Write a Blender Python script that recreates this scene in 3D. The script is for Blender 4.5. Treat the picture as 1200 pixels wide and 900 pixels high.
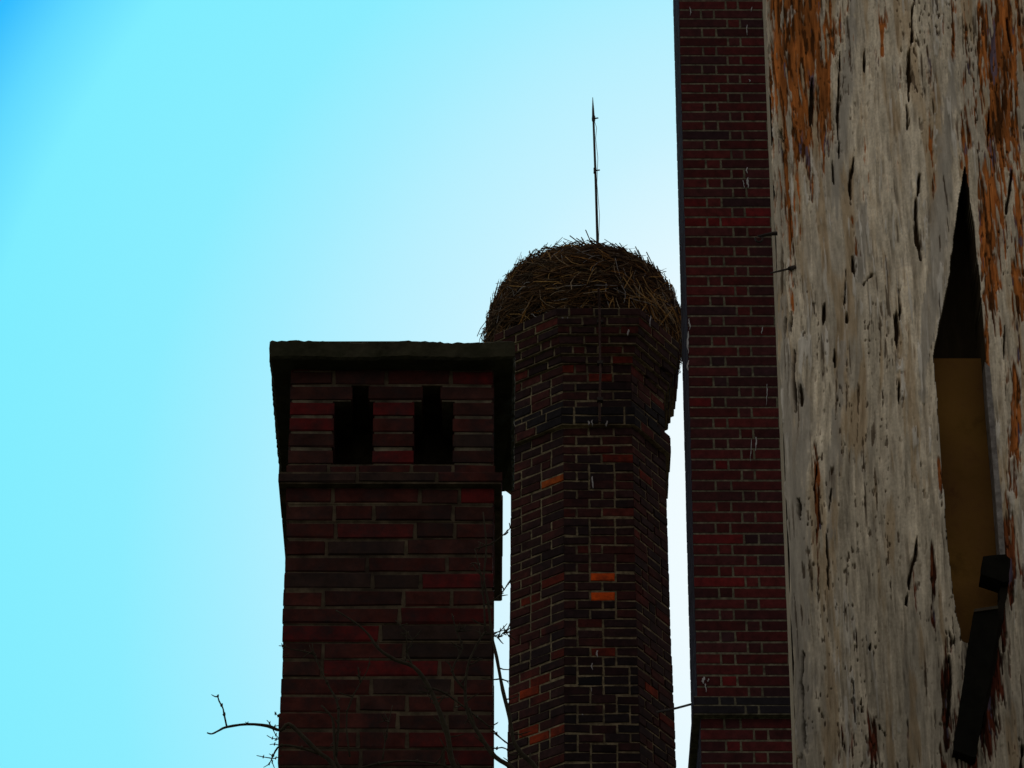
import bpy, math, random
import numpy as np
from mathutils import Vector

random.seed(7)
rng = np.random.default_rng(11)
R = math.radians
scene = bpy.context.scene
for o in list(bpy.data.objects):
    bpy.data.objects.remove(o, do_unlink=True)
COL = scene.collection

# ------------------------------------------------------------------ camera
PITCH = R(32.0)
FPX = 4900.0                      # focal length in pixels of a 1200 px wide picture
CAMZ = 1.6
cd = bpy.data.cameras.new('camera')
cam = bpy.data.objects.new('camera', cd)
COL.objects.link(cam)
cam.location = (0, 0, CAMZ)
cam.rotation_euler = (R(90) + PITCH, 0, 0)
cd.sensor_width = 36.0
cd.lens = 36.0 * FPX / 1200.0
cd.clip_start = 0.05
cd.clip_end = 5000
scene.camera = cam

# ------------------------------------------------------------------ sky, sun, exposure
SUN_EL, SUN_AZ = R(32.4), R(4.8)
w = bpy.data.worlds.new('World'); scene.world = w; w.use_nodes = True
nt = w.node_tree; nt.nodes.clear()
def N(t, **k):
    n = nt.nodes.new(t)
    for a, b in k.items(): setattr(n, a, b)
    return n
sky = N('ShaderNodeTexSky', sky_type='NISHITA', sun_disc=False, sun_elevation=SUN_EL, sun_rotation=SUN_AZ,
        altitude=200.0, air_density=1.0, dust_density=1.3, ozone_density=1.0)
# the hazy sky brightens from blue through cyan to near white towards the sun
sep = N('ShaderNodeSeparateColor'); nt.links.new(sky.outputs[0], sep.inputs[0])
sc_ = N('ShaderNodeMath', operation='MULTIPLY'); sc_.inputs[1].default_value = 0.075 / 2.5
nt.links.new(sep.outputs[0], sc_.inputs[0])
ramp = N('ShaderNodeValToRGB'); cr = ramp.color_ramp
stops = [(0.0, (.33, .31, .28)), (.30, (.37, .345, .31)), (.60, (.37, .36, .35)), (.80, (.03, .50, 1.0)), (.86, (.12, .70, 1.0)), (.93, (.21, .85, 1.0)), (1.12, (.26, .85, 1.0)),  # warm grey low stops: fill added to the unseen sky behind the camera
         (1.25, (.37, .855, 1.0)), (1.35, (.47, .87, 1.0)), (1.46, (.57, .89, 1.0)), (1.60, (.78, .94, 1.0)), (1.75, (.95, .99, 1.0)), (2.5, (1.0, 1.0, 1.0))]
cr.elements[0].position = 0; cr.elements[0].color = (*stops[0][1], 1); cr.elements[1].position = 1.0; cr.elements[1].color = (1, 1, 1, 1)
for p_, c_ in stops[1:-1]:
    e_ = cr.elements.new(p_ / 2.5); e_.color = (*c_, 1)
nt.links.new(sc_.outputs[0], ramp.inputs[0])
up = N('ShaderNodeVectorMath', operation='SCALE'); up.inputs['Scale'].default_value = 10.0
nt.links.new(ramp.outputs[0], up.inputs[0])
bg = N('ShaderNodeBackground'); bg.inputs['Strength'].default_value = 0.10
wo = N('ShaderNodeOutputWorld')
nt.links.new(up.outputs[0], bg.inputs['Color'])
nt.links.new(bg.outputs[0], wo.inputs[0])

sd = bpy.data.lights.new('sun', 'SUN'); sun = bpy.data.objects.new('sun', sd); COL.objects.link(sun)
sd.energy = 3.0; sd.angle = R(0.5); sd.color = (1.0, 0.93, 0.82)
sdir = Vector((math.sin(SUN_AZ) * math.cos(SUN_EL), math.cos(SUN_AZ) * math.cos(SUN_EL), math.sin(SUN_EL)))
sun.rotation_euler = sdir.to_track_quat('Z', 'Y').to_euler()
sun.location = (0, 60, 60)
vs = scene.view_settings
vs.view_transform = 'Standard'; vs.look = 'None'; vs.gamma = 1.0; vs.use_curve_mapping = False
vs.exposure = 0.0

# ------------------------------------------------------------------ photo geometry helpers
CP, SP = math.cos(PITCH), math.sin(PITCH)
def zof(py, Y):
    yc = (450 - py) / FPX
    return CAMZ + Y / (CP - yc * SP) * (SP + yc * CP)
def xof(px, py, Y):
    yc = (450 - py) / FPX
    return (px - 600) / FPX * Y / (CP - yc * SP)
def P(px, py, Y): return Vector((xof(px, py, Y), Y, zof(py, Y)))
def proj(x, y, z):
    z = z - CAMZ
    d = y * CP + z * SP
    return 600 + FPX * x / d, 450 - FPX * (z * CP - y * SP) / d

# ------------------------------------------------------------------ object helpers
def thing(name, label, cat, loc=(0, 0, 0), group=None):
    o = bpy.data.objects.new(name, None); COL.objects.link(o)
    o.empty_display_size = 0.3
    o.location = loc; o['label'] = label; o['category'] = cat
    if group: o['group'] = group
    bpy.context.view_layer.update()
    return o
class MB:
    def __init__(s): s.v = []; s.f = []; s.c = []
    def add(s, vs, fs, col):
        b = len(s.v); s.v += [tuple(q) for q in vs]; s.f += [tuple(b + i for i in f) for f in fs]
        s.c += [col] * len(vs)
    def build(s, name, mat, parent=None, smooth=False, kind=None):
        me = bpy.data.meshes.new(name)
        off = parent.location if parent is not None and parent.type == 'EMPTY' else Vector((0, 0, 0))
        if parent is not None and parent.type != 'EMPTY' and parent.parent is not None: off = parent.parent.location
        me.from_pydata([(a[0] - off[0], a[1] - off[1], a[2] - off[2]) for a in s.v], [], s.f)
        at = me.color_attributes.new('tone', 'FLOAT_COLOR', 'POINT')
        arr = np.ones((len(s.v), 4), dtype=np.float32); arr[:, :3] = np.array(s.c, dtype=np.float32).reshape(-1, 3)
        at.data.foreach_set('color', arr.ravel())
        if smooth: me.polygons.foreach_set('use_smooth', [True] * len(me.polygons))
        me.materials.append(mat); me.update()
        o = bpy.data.objects.new(name, me); COL.objects.link(o)
        if parent is not None: o.parent = parent
        if kind: o['kind'] = kind
        return o
BOXF = [(0, 3, 2, 1), (4, 5, 6, 7), (0, 1, 5, 4), (1, 2, 6, 5), (2, 3, 7, 6), (3, 0, 4, 7)]
def box(mb, x0, x1, y0, y1, z0, z1, col):
    mb.add([(x0, y0, z0), (x1, y0, z0), (x1, y1, z0), (x0, y1, z0), (x0, y0, z1), (x1, y0, z1), (x1, y1, z1), (x0, y1, z1)], BOXF, col)
def tube(mb, pts, rad, col, n=6, jit=0.0):
    pts = [Vector(p) for p in pts]
    if not isinstance(rad, (list, tuple)): rad = [rad] * len(pts)
    vs_, fs = [], []
    for i, p in enumerate(pts):
        d = (pts[min(i + 1, len(pts) - 1)] - pts[max(i - 1, 0)]).normalized()
        a = d.cross(Vector((0.13, 0.9, 0.4)))
        if a.length < 1e-3: a = d.cross(Vector((1, 0, 0)))
        a.normalize(); b = d.cross(a)
        for k in range(n):
            t = 2 * math.pi * k / n
            r = rad[i] * (1 + random.uniform(-jit, jit))
            vs_.append(p + a * (math.cos(t) * r) + b * (math.sin(t) * r))
    for i in range(len(pts) - 1):
        for k in range(n):
            fs.append((i * n + k, i * n + (k + 1) % n, (i + 1) * n + (k + 1) % n, (i + 1) * n + k))
    fs.append(tuple(range(n))[::-1]); fs.append(tuple((len(pts) - 1) * n + k for k in range(n)))
    mb.add(vs_, fs, col)

# ------------------------------------------------------------------ materials
def material(name, base=None, use_tone=True, rough=0.9, var=0.35, scale=18.0, stain=(0.02, 0.02, 0.022), stain_amt=0.5,
             stain_scale=1.6, bump=0.4, bump_scale=60.0, bump_dist=0.004, metallic=0.0, stretch=(1, 1, 1), spec=0.25):
    m = bpy.data.materials.new(name); m.use_nodes = True
    t = m.node_tree; t.nodes.clear()
    def n(ty, **k):
        q = t.nodes.new(ty)
        for a, b in k.items(): setattr(q, a, b)
        return q
    L = t.links.new
    out = n('ShaderNodeOutputMaterial'); bs = n('ShaderNodeBsdfPrincipled')
    L(bs.outputs[0], out.inputs[0])
    tc = n('ShaderNodeTexCoord'); mp = n('ShaderNodeMapping'); mp.inputs['Scale'].default_value = stretch
    L(tc.outputs['Object'], mp.inputs[0])
    if use_tone:
        c = n('ShaderNodeAttribute', attribute_name='tone').outputs['Color']
    else:
        c = n('ShaderNodeRGB'); c.outputs[0].default_value = (*base, 1); c = c.outputs[0]
    n1 = n('ShaderNodeTexNoise'); n1.inputs['Scale'].default_value = scale; n1.inputs['Detail'].default_value = 6; n1.inputs['Roughness'].default_value = 0.65
    L(mp.outputs[0], n1.inputs[0])
    mr = n('ShaderNodeMapRange'); mr.inputs[1].default_value = 0.3; mr.inputs[2].default_value = 0.7
    mr.inputs[3].default_value = 1 - var; mr.inputs[4].default_value = 1 + var
    L(n1.outputs[0], mr.inputs[0])
    mul = n('ShaderNodeVectorMath', operation='SCALE'); L(c, mul.inputs[0]); L(mr.outputs[0], mul.inputs['Scale'])
    n2 = n('ShaderNodeTexNoise'); n2.inputs['Scale'].default_value = stain_scale; n2.inputs['Detail'].default_value = 8; n2.inputs['Roughness'].default_value = 0.7
    L(mp.outputs[0], n2.inputs[0])
    m2 = n('ShaderNodeMapRange'); m2.inputs[1].default_value = 0.42; m2.inputs[2].default_value = 0.68
    m2.inputs[3].default_value = 0; m2.inputs[4].default_value = stain_amt
    L(n2.outputs[0], m2.inputs[0])
    mx = n('ShaderNodeMix', data_type='RGBA'); L(m2.outputs[0], mx.inputs[0]); L(mul.outputs[0], mx.inputs[6]); mx.inputs[7].default_value = (*stain, 1)
    L(mx.outputs[2], bs.inputs['Base Color'])
    bs.inputs['Roughness'].default_value = rough; bs.inputs['Metallic'].default_value = metallic
    bs.inputs['Specular IOR Level'].default_value = spec
    n3 = n('ShaderNodeTexNoise'); n3.inputs['Scale'].default_value = bump_scale; n3.inputs['Detail'].default_value = 5
    L(mp.outputs[0], n3.inputs[0])
    bp = n('ShaderNodeBump'); bp.inputs['Strength'].default_value = bump; bp.inputs['Distance'].default_value = bump_dist
    L(n3.outputs[0], bp.inputs['Height']); L(bp.outputs[0], bs.inputs['Normal'])
    return m
M_brick_old = material('sooty brick', var=0.45, scale=22, stain=(0.012, 0.011, 0.014), stain_amt=0.8, stain_scale=2.6, spec=0.1)
M_brick = material('red brick', var=0.4, scale=20, stain=(0.018, 0.012, 0.016), stain_amt=0.55, stain_scale=2.0, spec=0.1)
M_mortar = material('lime mortar', var=0.7, scale=25, stain=(0.04, 0.032, 0.026), stain_amt=0.75, stain_scale=3.4, spec=0.1)
M_left = material('smoke-stained brick', var=0.5, scale=14, stain=(0.016, 0.013, 0.015), stain_amt=0.85, stain_scale=9.0, spec=0.1)
M_mortar_left = material('smoke-stained mortar', var=0.7, scale=16, stain=(0.022, 0.016, 0.014), stain_amt=0.92, stain_scale=5.0, spec=0.1)
M_stone = material('mossy cap stone', var=0.5, scale=14, stain=(0.02, 0.024, 0.012), stain_amt=0.7, stain_scale=4, bump=0.8, bump_dist=0.01, bump_scale=30, spec=0.1)
M_twig = material('dry twigs', var=0.35, scale=40, stain_amt=0.25, rough=0.85, spec=0.15)
M_bark = material('thin bark', var=0.4, scale=50, stain_amt=0.3, rough=0.9, bump_scale=120, spec=0.1)
M_iron = material('rusty iron', var=0.5, scale=60, stain=(0.05, 0.025, 0.015), stain_amt=0.5, stain_scale=20, rough=0.65, metallic=0.35, spec=0.3)
M_white = material('bird lime', var=0.2, scale=60, stain_amt=0.3, stain_scale=30, rough=0.8)
M_timber = material('weathered timber', var=0.22, scale=60, stain=(0.10, 0.075, 0.05), stain_amt=0.12, stain_scale=14, bump=0.7,
                    bump_scale=90, bump_dist=0.003, stretch=(1, 1, 0.22), rough=0.95, spec=0.08)
M_grass = material('ground grass', base=(0.05, 0.06, 0.03), use_tone=False, var=0.4, scale=3, stain=(0.06, 0.05, 0.035), stain_amt=0.7, stain_scale=0.4)

# ------------------------------------------------------------------ ground
g = MB(); g.add([(-900, -900, 0), (900, -900, 0), (900, 900, 0), (-900, 900, 0)], [(0, 1, 2, 3)], (1, 1, 1))
gr = g.build('ground', M_grass); gr['kind'] = 'structure'

# ------------------------------------------------------------------ brickwork
def offset_poly(pts, d):
    """pts counter-clockwise (seen from above), offset outwards by d"""
    n = len(pts); res = []
    for i in range(n):
        a, b, c = pts[i - 1], pts[i], pts[(i + 1) % n]
        e1 = (b - a).normalized(); e2 = (c - b).normalized()
        n1 = Vector((e1.y, -e1.x)); n2 = Vector((e2.y, -e2.x))
        k = 1 + n1.dot(n2)
        res.append(b + (n1 + n2) * (d / k))
    return res
def running(stretch, wild=False):
    def f(side, L, i, rnd):
        out = []; off = (0.5 if i % 2 else 0.0) * stretch + rnd.uniform(-.02, .02) * stretch
        s = -off if off > 0.05 * stretch else 0.0
        while s < L - 1e-4:
            l = stretch if rnd.random() > 0.16 else stretch * 0.5
            if wild: l = stretch * rnd.choice((.5, 1.0, 1.0, 1.45, .6, 1.1))
            e = s + l
            if L - e < stretch * 0.3: e = L
            if e - max(s, 0) > stretch * 0.12: out.append((max(s, 0.0), min(e, L)))
            s = e
        if out: out[0] = (0.0, out[0][1])
        return out
    return f
def brick_stack(bk, mo, plan, courses, bond, tone, joint=0.010, depth=0.07, proud=0.006, jit=0.0018, skip=None, seed=1, mortar_tone=None, close=True):
    """courses: list of (z0, z1, offset, coreshift)"""
    rnd = random.Random(seed)
    n = len(plan)
    mt = mortar_tone or (lambda p: (0.11, 0.095, 0.07))
    loops = []
    for ci, (z0, z1, off, cf) in enumerate(courses):
        outer = offset_poly(plan, off); inner = offset_poly(plan, off - depth)
        core = offset_poly(plan, off - proud)
        if cf: core = cf(core)
        loops.append((z0, core)); loops.append((z1, core))
        for sd_ in range(n):
            a, b = outer[sd_], outer[(sd_ + 1) % n]; ai, bi = inner[sd_], inner[(sd_ + 1) % n]
            L = (b - a).length
            e = (b - a).normalized(); nn = Vector((e.y, -e.x))
            for (s0, s1) in bond(sd_, L, ci, rnd):
                if skip and skip(sd_, s0, s1, ci): continue
                q0 = s0 + (joint / 2 if s0 > 1e-6 else 0); q1 = s1 - (joint / 2 if s1 < L - 1e-6 else 0)
                t0, t1 = q0 / L, q1 / L
                zj = rnd.uniform(-jit, jit)
                zb, zt = z0 + joint / 2 + zj, z1 - joint / 2 + zj + rnd.uniform(-jit, jit)
                push = rnd.uniform(-.5, 1) * min(jit, proud * .8)
                ch = 0.0035
                vv = []
                for z, zc in ((zb, zb + ch), (zt, zt - ch)):
                    o0, o1 = a.lerp(b, t0), a.lerp(b, t1)
                    i0, i1 = ai.lerp(bi, t0), ai.lerp(bi, t1)
                    m0 = o0 - nn * ch; m1 = o1 - nn * ch
                    c0 = ch if s0 > 1e-6 else 0; c1 = ch if s1 < L - 1e-6 else 0
                    f0 = o0 + e * c0 + nn * push; f1 = o1 - e * c1 + nn * push
                    J = lambda: rnd.uniform(-jit, jit)
                    vv += [(i0.x, i0.y, z), (i1.x, i1.y, z), (m1.x, m1.y, z + J()), (m0.x, m0.y, z + J()), (f1.x, f1.y, zc + J()), (f0.x, f0.y, zc + J())]
                fs = [(0, 1, 2, 3), (6, 9, 8, 7), (3, 2, 4, 5), (9, 11, 10, 8), (5, 4, 10, 11), (0, 3, 5, 11, 9, 6), (1, 7, 8, 10, 4, 2)]
                mid = a.lerp(b, (t0 + t1) / 2)
                bk.add(vv, [f[::-1] for f in fs], tone(mid.x, mid.y, (z0 + z1) / 2, rnd, sd_))
    vs_, fs = [], []
    for (z, lp) in loops: vs_ += [(p.x, p.y, z) for p in lp]
    for i in range(len(loops) - 1):
        for k in range(n):
            fs.append((i * n + k, i * n + (k + 1) % n, (i + 1) * n + (k + 1) % n, (i + 1) * n + k))
    if close:
        fs.append(tuple((len(loops) - 1) * n + k for k in range(n))); fs.append(tuple(range(n))[::-1])
    mo.add(vs_, fs, mt(None))

PAL_OLD = [((0.055, 0.017, 0.016), 5), ((0.036, 0.017, 0.018), 6), ((0.027, 0.015, 0.017), 2), ((0.08, 0.017, 0.014), .8)]
PAL_RED = [((0.070, 0.012, 0.013), 6), ((0.050, 0.013, 0.015), 5), ((0.11, 0.010, 0.012), 1), ((0.035, 0.014, 0.018), 1)]
PAL_LEFT = [((0.055, 0.014, 0.012), 6), ((0.042, 0.015, 0.013), 5), ((0.07, 0.010, 0.010), .8), ((0.030, 0.017, 0.015), 1.5)]
def pick(pal, rnd):
    t = rnd.random() * sum(p[1] for p in pal)
    for c, ww in pal:
        t -= ww
        if t <= 0: break
    k = rnd.uniform(0.75, 1.25)
    return (c[0] * k, c[1] * k, c[2] * k)

# ================================================================== left chimney
YL = 11.2
lw = thing('square_chimney', 'square brick chimney with flat stone cap and two slot vents under the cap', 'chimney', (xof(457, 600, YL), YL, 0))
yaw = R(0.2)
xl, xr = xof(336, 600, YL), xof(578, 600, YL)
zt_cap, zb_cap = zof(402, YL - 0.05), zof(419, YL - 0.07)
def depth_for(py0, py1, Y):
    z = zof(py0, Y); d = 0
    while proj(0, Y + d, z)[1] < py1: d += 0.01
    return d
DL = depth_for(419, 576, YL - 0.07) - 0.14
cx = (xl + xr) / 2
def rot(x, y):
    dx, dy = x - cx, y - YL
    return Vector((cx + dx * math.cos(yaw) - dy * math.sin(yaw), YL + dx * math.sin(yaw) + dy * math.cos(yaw)))
# counter-clockwise seen from above: front-left, front-right, back-right, back-left
planL = [rot(xl, YL), rot(xr, YL), rot(xr, YL + DL), rot(xl, YL + DL)]
zh_top, zh_bot = zof(433, YL), zof(571.5, YL)
hp = (zh_top - zh_bot) / 8.0
sp_ = zof(640, YL) - zof(660, YL)
coursesL = []
nsh = int(zh_bot / sp_)
z_start = zh_bot - nsh * sp_
coursesL.append((0.0, z_start, 0.0, None))
for i in range(nsh): coursesL.append((z_start + i * sp_, z_start + (i + 1) * sp_, 0.0025 * math.sin(i * 0.9), None))
i_band = len(coursesL)
zr = [zof(v, YL) for v in (571.5, 558, 544.5, 525.8, 507.1, 488.4, 469.7, 451, 433)]
coursesL.append((zr[0], zr[1], 0.028, None))
coursesL.append((zr[1], zr[2], 0.004, None))
i_open = len(coursesL)
nfront = (planL[1] - planL[0]).normalized(); nin = Vector((-nfront.y, nfront.x))
def recess(core): return [core[0] + nin * 0.30 + nfront * 0.06, core[1] + nin * 0.30 - nfront * 0.06, core[2], core[3]]
for i in range(5): coursesL.append((zr[2 + i], zr[3 + i], 0.0, recess))
coursesL.append((zr[7], zr[8], 0.0, None))
coursesL.append((zr[8], zb_cap + 0.004, -0.004, None))
redspots = [(505, 676, 20), (380, 755, 14), (560, 676, 30), (440, 790, 30), (368, 478, 20), (462, 535, 20), (450, 483, 8), (556, 438, 14), (365, 495, 18), (550, 590, 14)]
seenL = []
def recolour(mb, seen, spots, sides):
    for (sx, sy, c) in spots:
        k = min(range(len(seen)), key=lambda i: math.hypot(seen[i][1] - sx, (seen[i][2] - sy) * 2) if seen[i][0] in sides else 1e9)
        mb.c[12 * k:12 * k + 12] = [c] * 12
def toneL(x, y, z, rnd, side):
    c = pick(PAL_LEFT, rnd)
    a, b = proj(x, y, z); seenL.append((side, a, b))
    return c
LW = (planL[1] - planL[0]).length
bL = running(LW / 2.6, True)
def bondL(side, L, i, rnd):
    if side == 0 and i_open <= i < i_open + 5: return []
    if side == 0 and i == i_open + 5: return [(0, L * .21), (L * .21, L * .47), (L * .47, L * .79), (L * .79, L)]
    if side == 0 and i == i_open - 1: return [(0, L * .2), (L * .2, L * .34), (L * .34, L * .6), (L * .6, L * .8), (L * .8, L)]
    return bL(side, L, i, rnd)
bk, mo = MB(), MB()
brick_stack(bk, mo, planL, coursesL, bondL, toneL, joint=0.009, proud=0.0035, seed=5, jit=0.0026, mortar_tone=lambda p: (0.085, 0.066, 0.045))
# three front piers between the vents
u = lambda p: (xof(p, 500, YL) - xl) / (xr - xl) * LW
for (a, b, ta, tb) in ((xl, 391, xl, 412), (437, 485, 431, 495), (531, xr, 516, xr)):
    fa = lambda q: 0.0 if q == xl else (LW if q == xr else u(q))
    for lo, hi, s0, s1 in ((0, 4, fa(a), fa(b)), (4, 5, fa(ta), fa(tb))):
        A = planL[0] + nfront * s0 + nin * 0.0; B = planL[0] + nfront * s1
        pl = [A, B, B + nin * 0.24, A + nin * 0.24]
        cs = [(zr[2 + i], zr[3 + i], 0.0, None) for i in range(lo, hi)]
        brick_stack(bk, mo, pl, cs, lambda sd_, L, i, rnd: [(0, L)], toneL, joint=0.011, depth=0.05, proud=0.004, seed=int(s0 * 100) + 3)
recolour(bk, seenL, [(sx, sy, (0.092, 0.009, 0.010)) for (sx, sy, r) in redspots], (0,))
wall = bk.build('brickwork', M_left, lw)
mo.build('mortar', M_mortar_left, wall)
# back wall of the vents
# stone cap: rough slab
cap = MB()
def rough_slab(mb, plan, off, z0, z1, col, nx=60, amp=0.004):
    pl = offset_poly(plan, off)
    ring = []
    for k in range(4):
        for j in range(nx): ring.append(pl[k].lerp(pl[(k + 1) % 4], j / nx))
    prof = [(0.0, 0.010, z0), (0.0, 0.0, z0 + 0.006), (0, 0.0, (z0 + z1) / 2), (0, 0.0, z1 - 0.008), (0, 0.012, z1)]
    c = sum(pl, Vector((0, 0))) / 4
    vs_ = []; M = len(ring)
    for (_, ins, z) in prof:
        for j, p in enumerate(ring):
            d = (c - p).normalized()
            q = p + d * (ins + random.uniform(-amp, amp) * .6)
            vs_.append((q.x, q.y, z + (random.uniform(-amp, amp) * (1.0 if z > (z0 + z1) / 2 + .01 else .3)) + (0.003 * math.sin(j * .23))))
    fs = []
    for i in range(len(prof) - 1):
        for j in range(M): fs.append((i * M + j, i * M + (j + 1) % M, (i + 1) * M + (j + 1) % M, (i + 1) * M + j))
    fs.append(tuple(range(M))[::-1]); fs.append(tuple((len(prof) - 1) * M + j for j in range(M)))
    mb.add(vs_, fs, col)
rough_slab(cap, planL, 0.067, zb_cap, zt_cap, (0.030, 0.028, 0.018))
cap.build('cap_stone', M_stone, lw)

# ================================================================== octagonal chimney
YO = 24.4
oc = thing('octagonal_chimney', 'tall octagonal brick chimney with corbelled head carrying the big stick nest', 'chimney', (xof(700, 700, YO), YO + 0.6, 0))
pxm = lambda px: xof(px, 660, YO)
x1, x2, x3, x4 = pxm(598.5), pxm(661), pxm(744), pxm(786)
dLf, dRt = (x2 - x1) * 0.78, (x4 - x3) * 1.55
p1, p2, p3, p4 = Vector((x1, YO + dLf)), Vector((x2, YO)), Vector((x3, YO)), Vector((x4, YO + dRt))
oc_c = Vector(((x1 + x4) / 2, YO + 0.62))
planO = [p1, p2, p3, p4, 2 * oc_c - p1, 2 * oc_c - p2, 2 * oc_c - p3, 2 * oc_c - p4]
po = zof(700, YO) - zof(711, YO)
z_ref = zof(660, YO)
zO = {k: zof(v, YO) for k, v in dict(band0=500, band1=479, neck=427, corb=390, ledge=383, top=371).items()}
batter = lambda z: max(0.0, 0.0150 * (z_ref - z)) if z < z_ref else 0.004 * (z_ref - z)
coursesO = []
z = zO['band0']; tmp = []
while z - po > 0.05: tmp.append((z - po, z, batter(z - po / 2), None)); z -= po
tmp.append((0.0, z, batter(0), None))
coursesO = tmp[::-1]
b0 = batter(zO['band0'])
def seq(za, zb, offs):
    n = len(offs); h = (zb - za) / n
    for i, o_ in enumerate(offs): coursesO.append((za + i * h, za + (i + 1) * h, b0 + o_, None))
seq(zO['band0'], zO['band1'], [0.036, 0.036])
seq(zO['band1'], zO['neck'], [0.0, 0.0, 0.002, 0.0, 0.003])
seq(zO['neck'], zO['corb'], [0.022, 0.046, 0.070, 0.094])
seq(zO['corb'], zO['top'], [0.108, 0.118])
OR1, OR2, OR3 = (0.62, 0.085, 0.010), (0.24, 0.032, 0.010), (0.13, 0.018, 0.010)
orange = [(713, 677, OR1), (712, 698, OR1), (641, 567, (0.36, 0.075, 0.012)), (645, 684, OR3), (627, 700, OR3), (618, 708, OR3), (647, 765, OR3), (632, 812, OR2), (641, 855, OR2), (624, 860, OR2), (618, 867, OR2), 
          (767, 806, OR2), (757, 556, OR3), (718, 425, OR3), (716, 442, OR3), (733, 540, OR3), (648, 763, OR3), (703, 759, OR3), (660, 437, OR3), (775, 840, OR3), (622, 800, OR3)]
seenO = []
def toneO(x, y, z, rnd, side):
    c = pick(PAL_OLD, rnd)
    a, b = proj(x, y, z)
    seenO.append((side, a, b))
    if side in (0, 1, 2):
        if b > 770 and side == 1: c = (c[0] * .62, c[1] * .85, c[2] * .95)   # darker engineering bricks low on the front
        if 476 < b < 501: c = (0.016, 0.014, 0.018)
    return c
bk, mo = MB(), MB()
LO = (p3 - p2).length
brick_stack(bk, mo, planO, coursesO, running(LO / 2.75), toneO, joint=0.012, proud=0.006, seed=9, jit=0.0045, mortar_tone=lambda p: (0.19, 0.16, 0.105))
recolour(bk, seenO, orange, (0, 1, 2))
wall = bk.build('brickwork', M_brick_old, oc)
mo.build('mortar', M_mortar, wall)

# ------------------------------------------------------------------ nest
zn0 = zO['top'] - 0.03
ncx, ncy = oc_c.x - 0.01, oc_c.y
rO = 114 / (FPX / ((YO) / CP * 1.0)) * 1.0
sc = FPX / (YO * CP + (zO['top'] - CAMZ) * SP)      # px per metre at nest
RN = 114.0 / sc
nest = thing('stork_nest', 'big domed nest of dry sticks and straw on top of the octagonal chimney', 'nest', (ncx, ncy, zn0))
HN = 0.735
def nest_r(t):    # t 0..1 up the side
    ks = [(0, .86), (.10, .96), (.25, 1.01), (.45, 1.0), (.62, .965), (.78, .90), (.9, .80), (1.0, .66)]
    for (a, ra), (b, rb) in zip(ks, ks[1:]):
        if t <= b: return RN * (ra + (rb - ra) * (t - a) / (b - a))
    return RN * ks[-1][1]
core = MB(); vs_ = []; fs = []; SEG, LEV = 72, 16
for i in range(LEV + 1):
    t = i / LEV
    for k in range(SEG):
        a = 2 * math.pi * k / SEG
        r = nest_r(t) * 0.93 + random.uniform(-.02, .02)
        vs_.append((ncx + math.cos(a) * r, ncy + math.sin(a) * r, zn0 + t * HN * .97 + random.uniform(-.012, .012)))
for i in range(LEV):
    for k in range(SEG): fs.append((i * SEG + k, i * SEG + (k + 1) % SEG, (i + 1) * SEG + (k + 1) % SEG, (i + 1) * SEG + k))
fs.append(tuple(range(SEG))[::-1]); fs.append(tuple(LEV * SEG + k for k in range(SEG)))
core.add(vs_, fs, (0.022, 0.013, 0.007))
core.build('packed_core', M_twig, nest)
stk = MB(); straw = MB()
def stick(mb, a, t, length, rad, col, tilt, out=0.0, bend=0.1):
    r = nest_r(t) * random.uniform(0.93, 1.03) + out
    c = Vector((ncx + math.cos(a) * r, ncy + math.sin(a) * r, zn0 + t * HN))
    tan = Vector((-math.sin(a), math.cos(a), 0)); rad_ = Vector((math.cos(a), math.sin(a), 0)); up = Vector((0, 0, 1))
    d = (tan * math.cos(tilt) + up * math.sin(tilt) + rad_ * random.uniform(-.22, .22)).normalized()
    nrm = d.cross(rad_).normalized()
    pts = []
    n = 4
    for i in range(n):
        s = (i / (n - 1) - .5) * length
        curve = -abs(s) ** 2 / (2 * RN) * abs(math.cos(tilt))
        pts.append(c + d * s + rad_ * curve + nrm * (bend * length * (0.25 - (s / length) ** 2)) + Vector([random.uniform(-.004, .004) for _ in range(3)]))
    tube(mb, pts, [rad, rad, rad * .8, rad * .5], col, n=4)
BR = [(0.10, 0.055, 0.026), (0.065, 0.036, 0.019), (0.035, 0.021, 0.013), (0.15, 0.080, 0.034), (0.11, 0.08, 0.055)]
for _ in range(9000):
    a = random.uniform(0, 2 * math.pi); t = random.random()
    stick(stk, a, t, random.uniform(.08, .34), random.uniform(.0016, .004), random.choice(BR), random.gauss(0, .36), bend=random.uniform(-.3, .3))
for _ in range(28):      # long thick branches poking out
    a = random.uniform(0, 2 * math.pi); t = random.uniform(.05, .95)
    stick(stk, a, t, random.uniform(.35, .7), random.uniform(.004, .008), random.choice(BR), random.gauss(0, .16), out=.0, bend=random.uniform(-.2, .2))
for _ in range(500):     # left rim bulges out in a ragged tuft
    a = random.gauss(math.pi * 1.08, .35); t = random.uniform(-.05, .4)
    stick(stk, a, t, random.uniform(.08, .3), random.uniform(.002, .004), random.choice(BR), random.gauss(0, .7), out=random.uniform(0, .05), bend=random.uniform(-.3, .3))
for _ in range(700):     # top lid edge
    a = random.uniform(0, 2 * math.pi); t = random.uniform(.85, .99)
    stick(stk, a, t, random.uniform(.08, .26), random.uniform(.002, .004), random.choice(BR), random.gauss(-.02, .08), out=random.uniform(-.15, -.01))
for _ in range(900):     # hanging skirt of loose ends
    a = random.uniform(0, 2 * math.pi); t = random.uniform(-.10, .16)
    stick(stk, a, t, random.uniform(.08, .26), random.uniform(.0014, .003), random.choice(BR), random.gauss(0, .9), bend=random.uniform(-.3, .3), out=random.uniform(-.10, .02))
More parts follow.
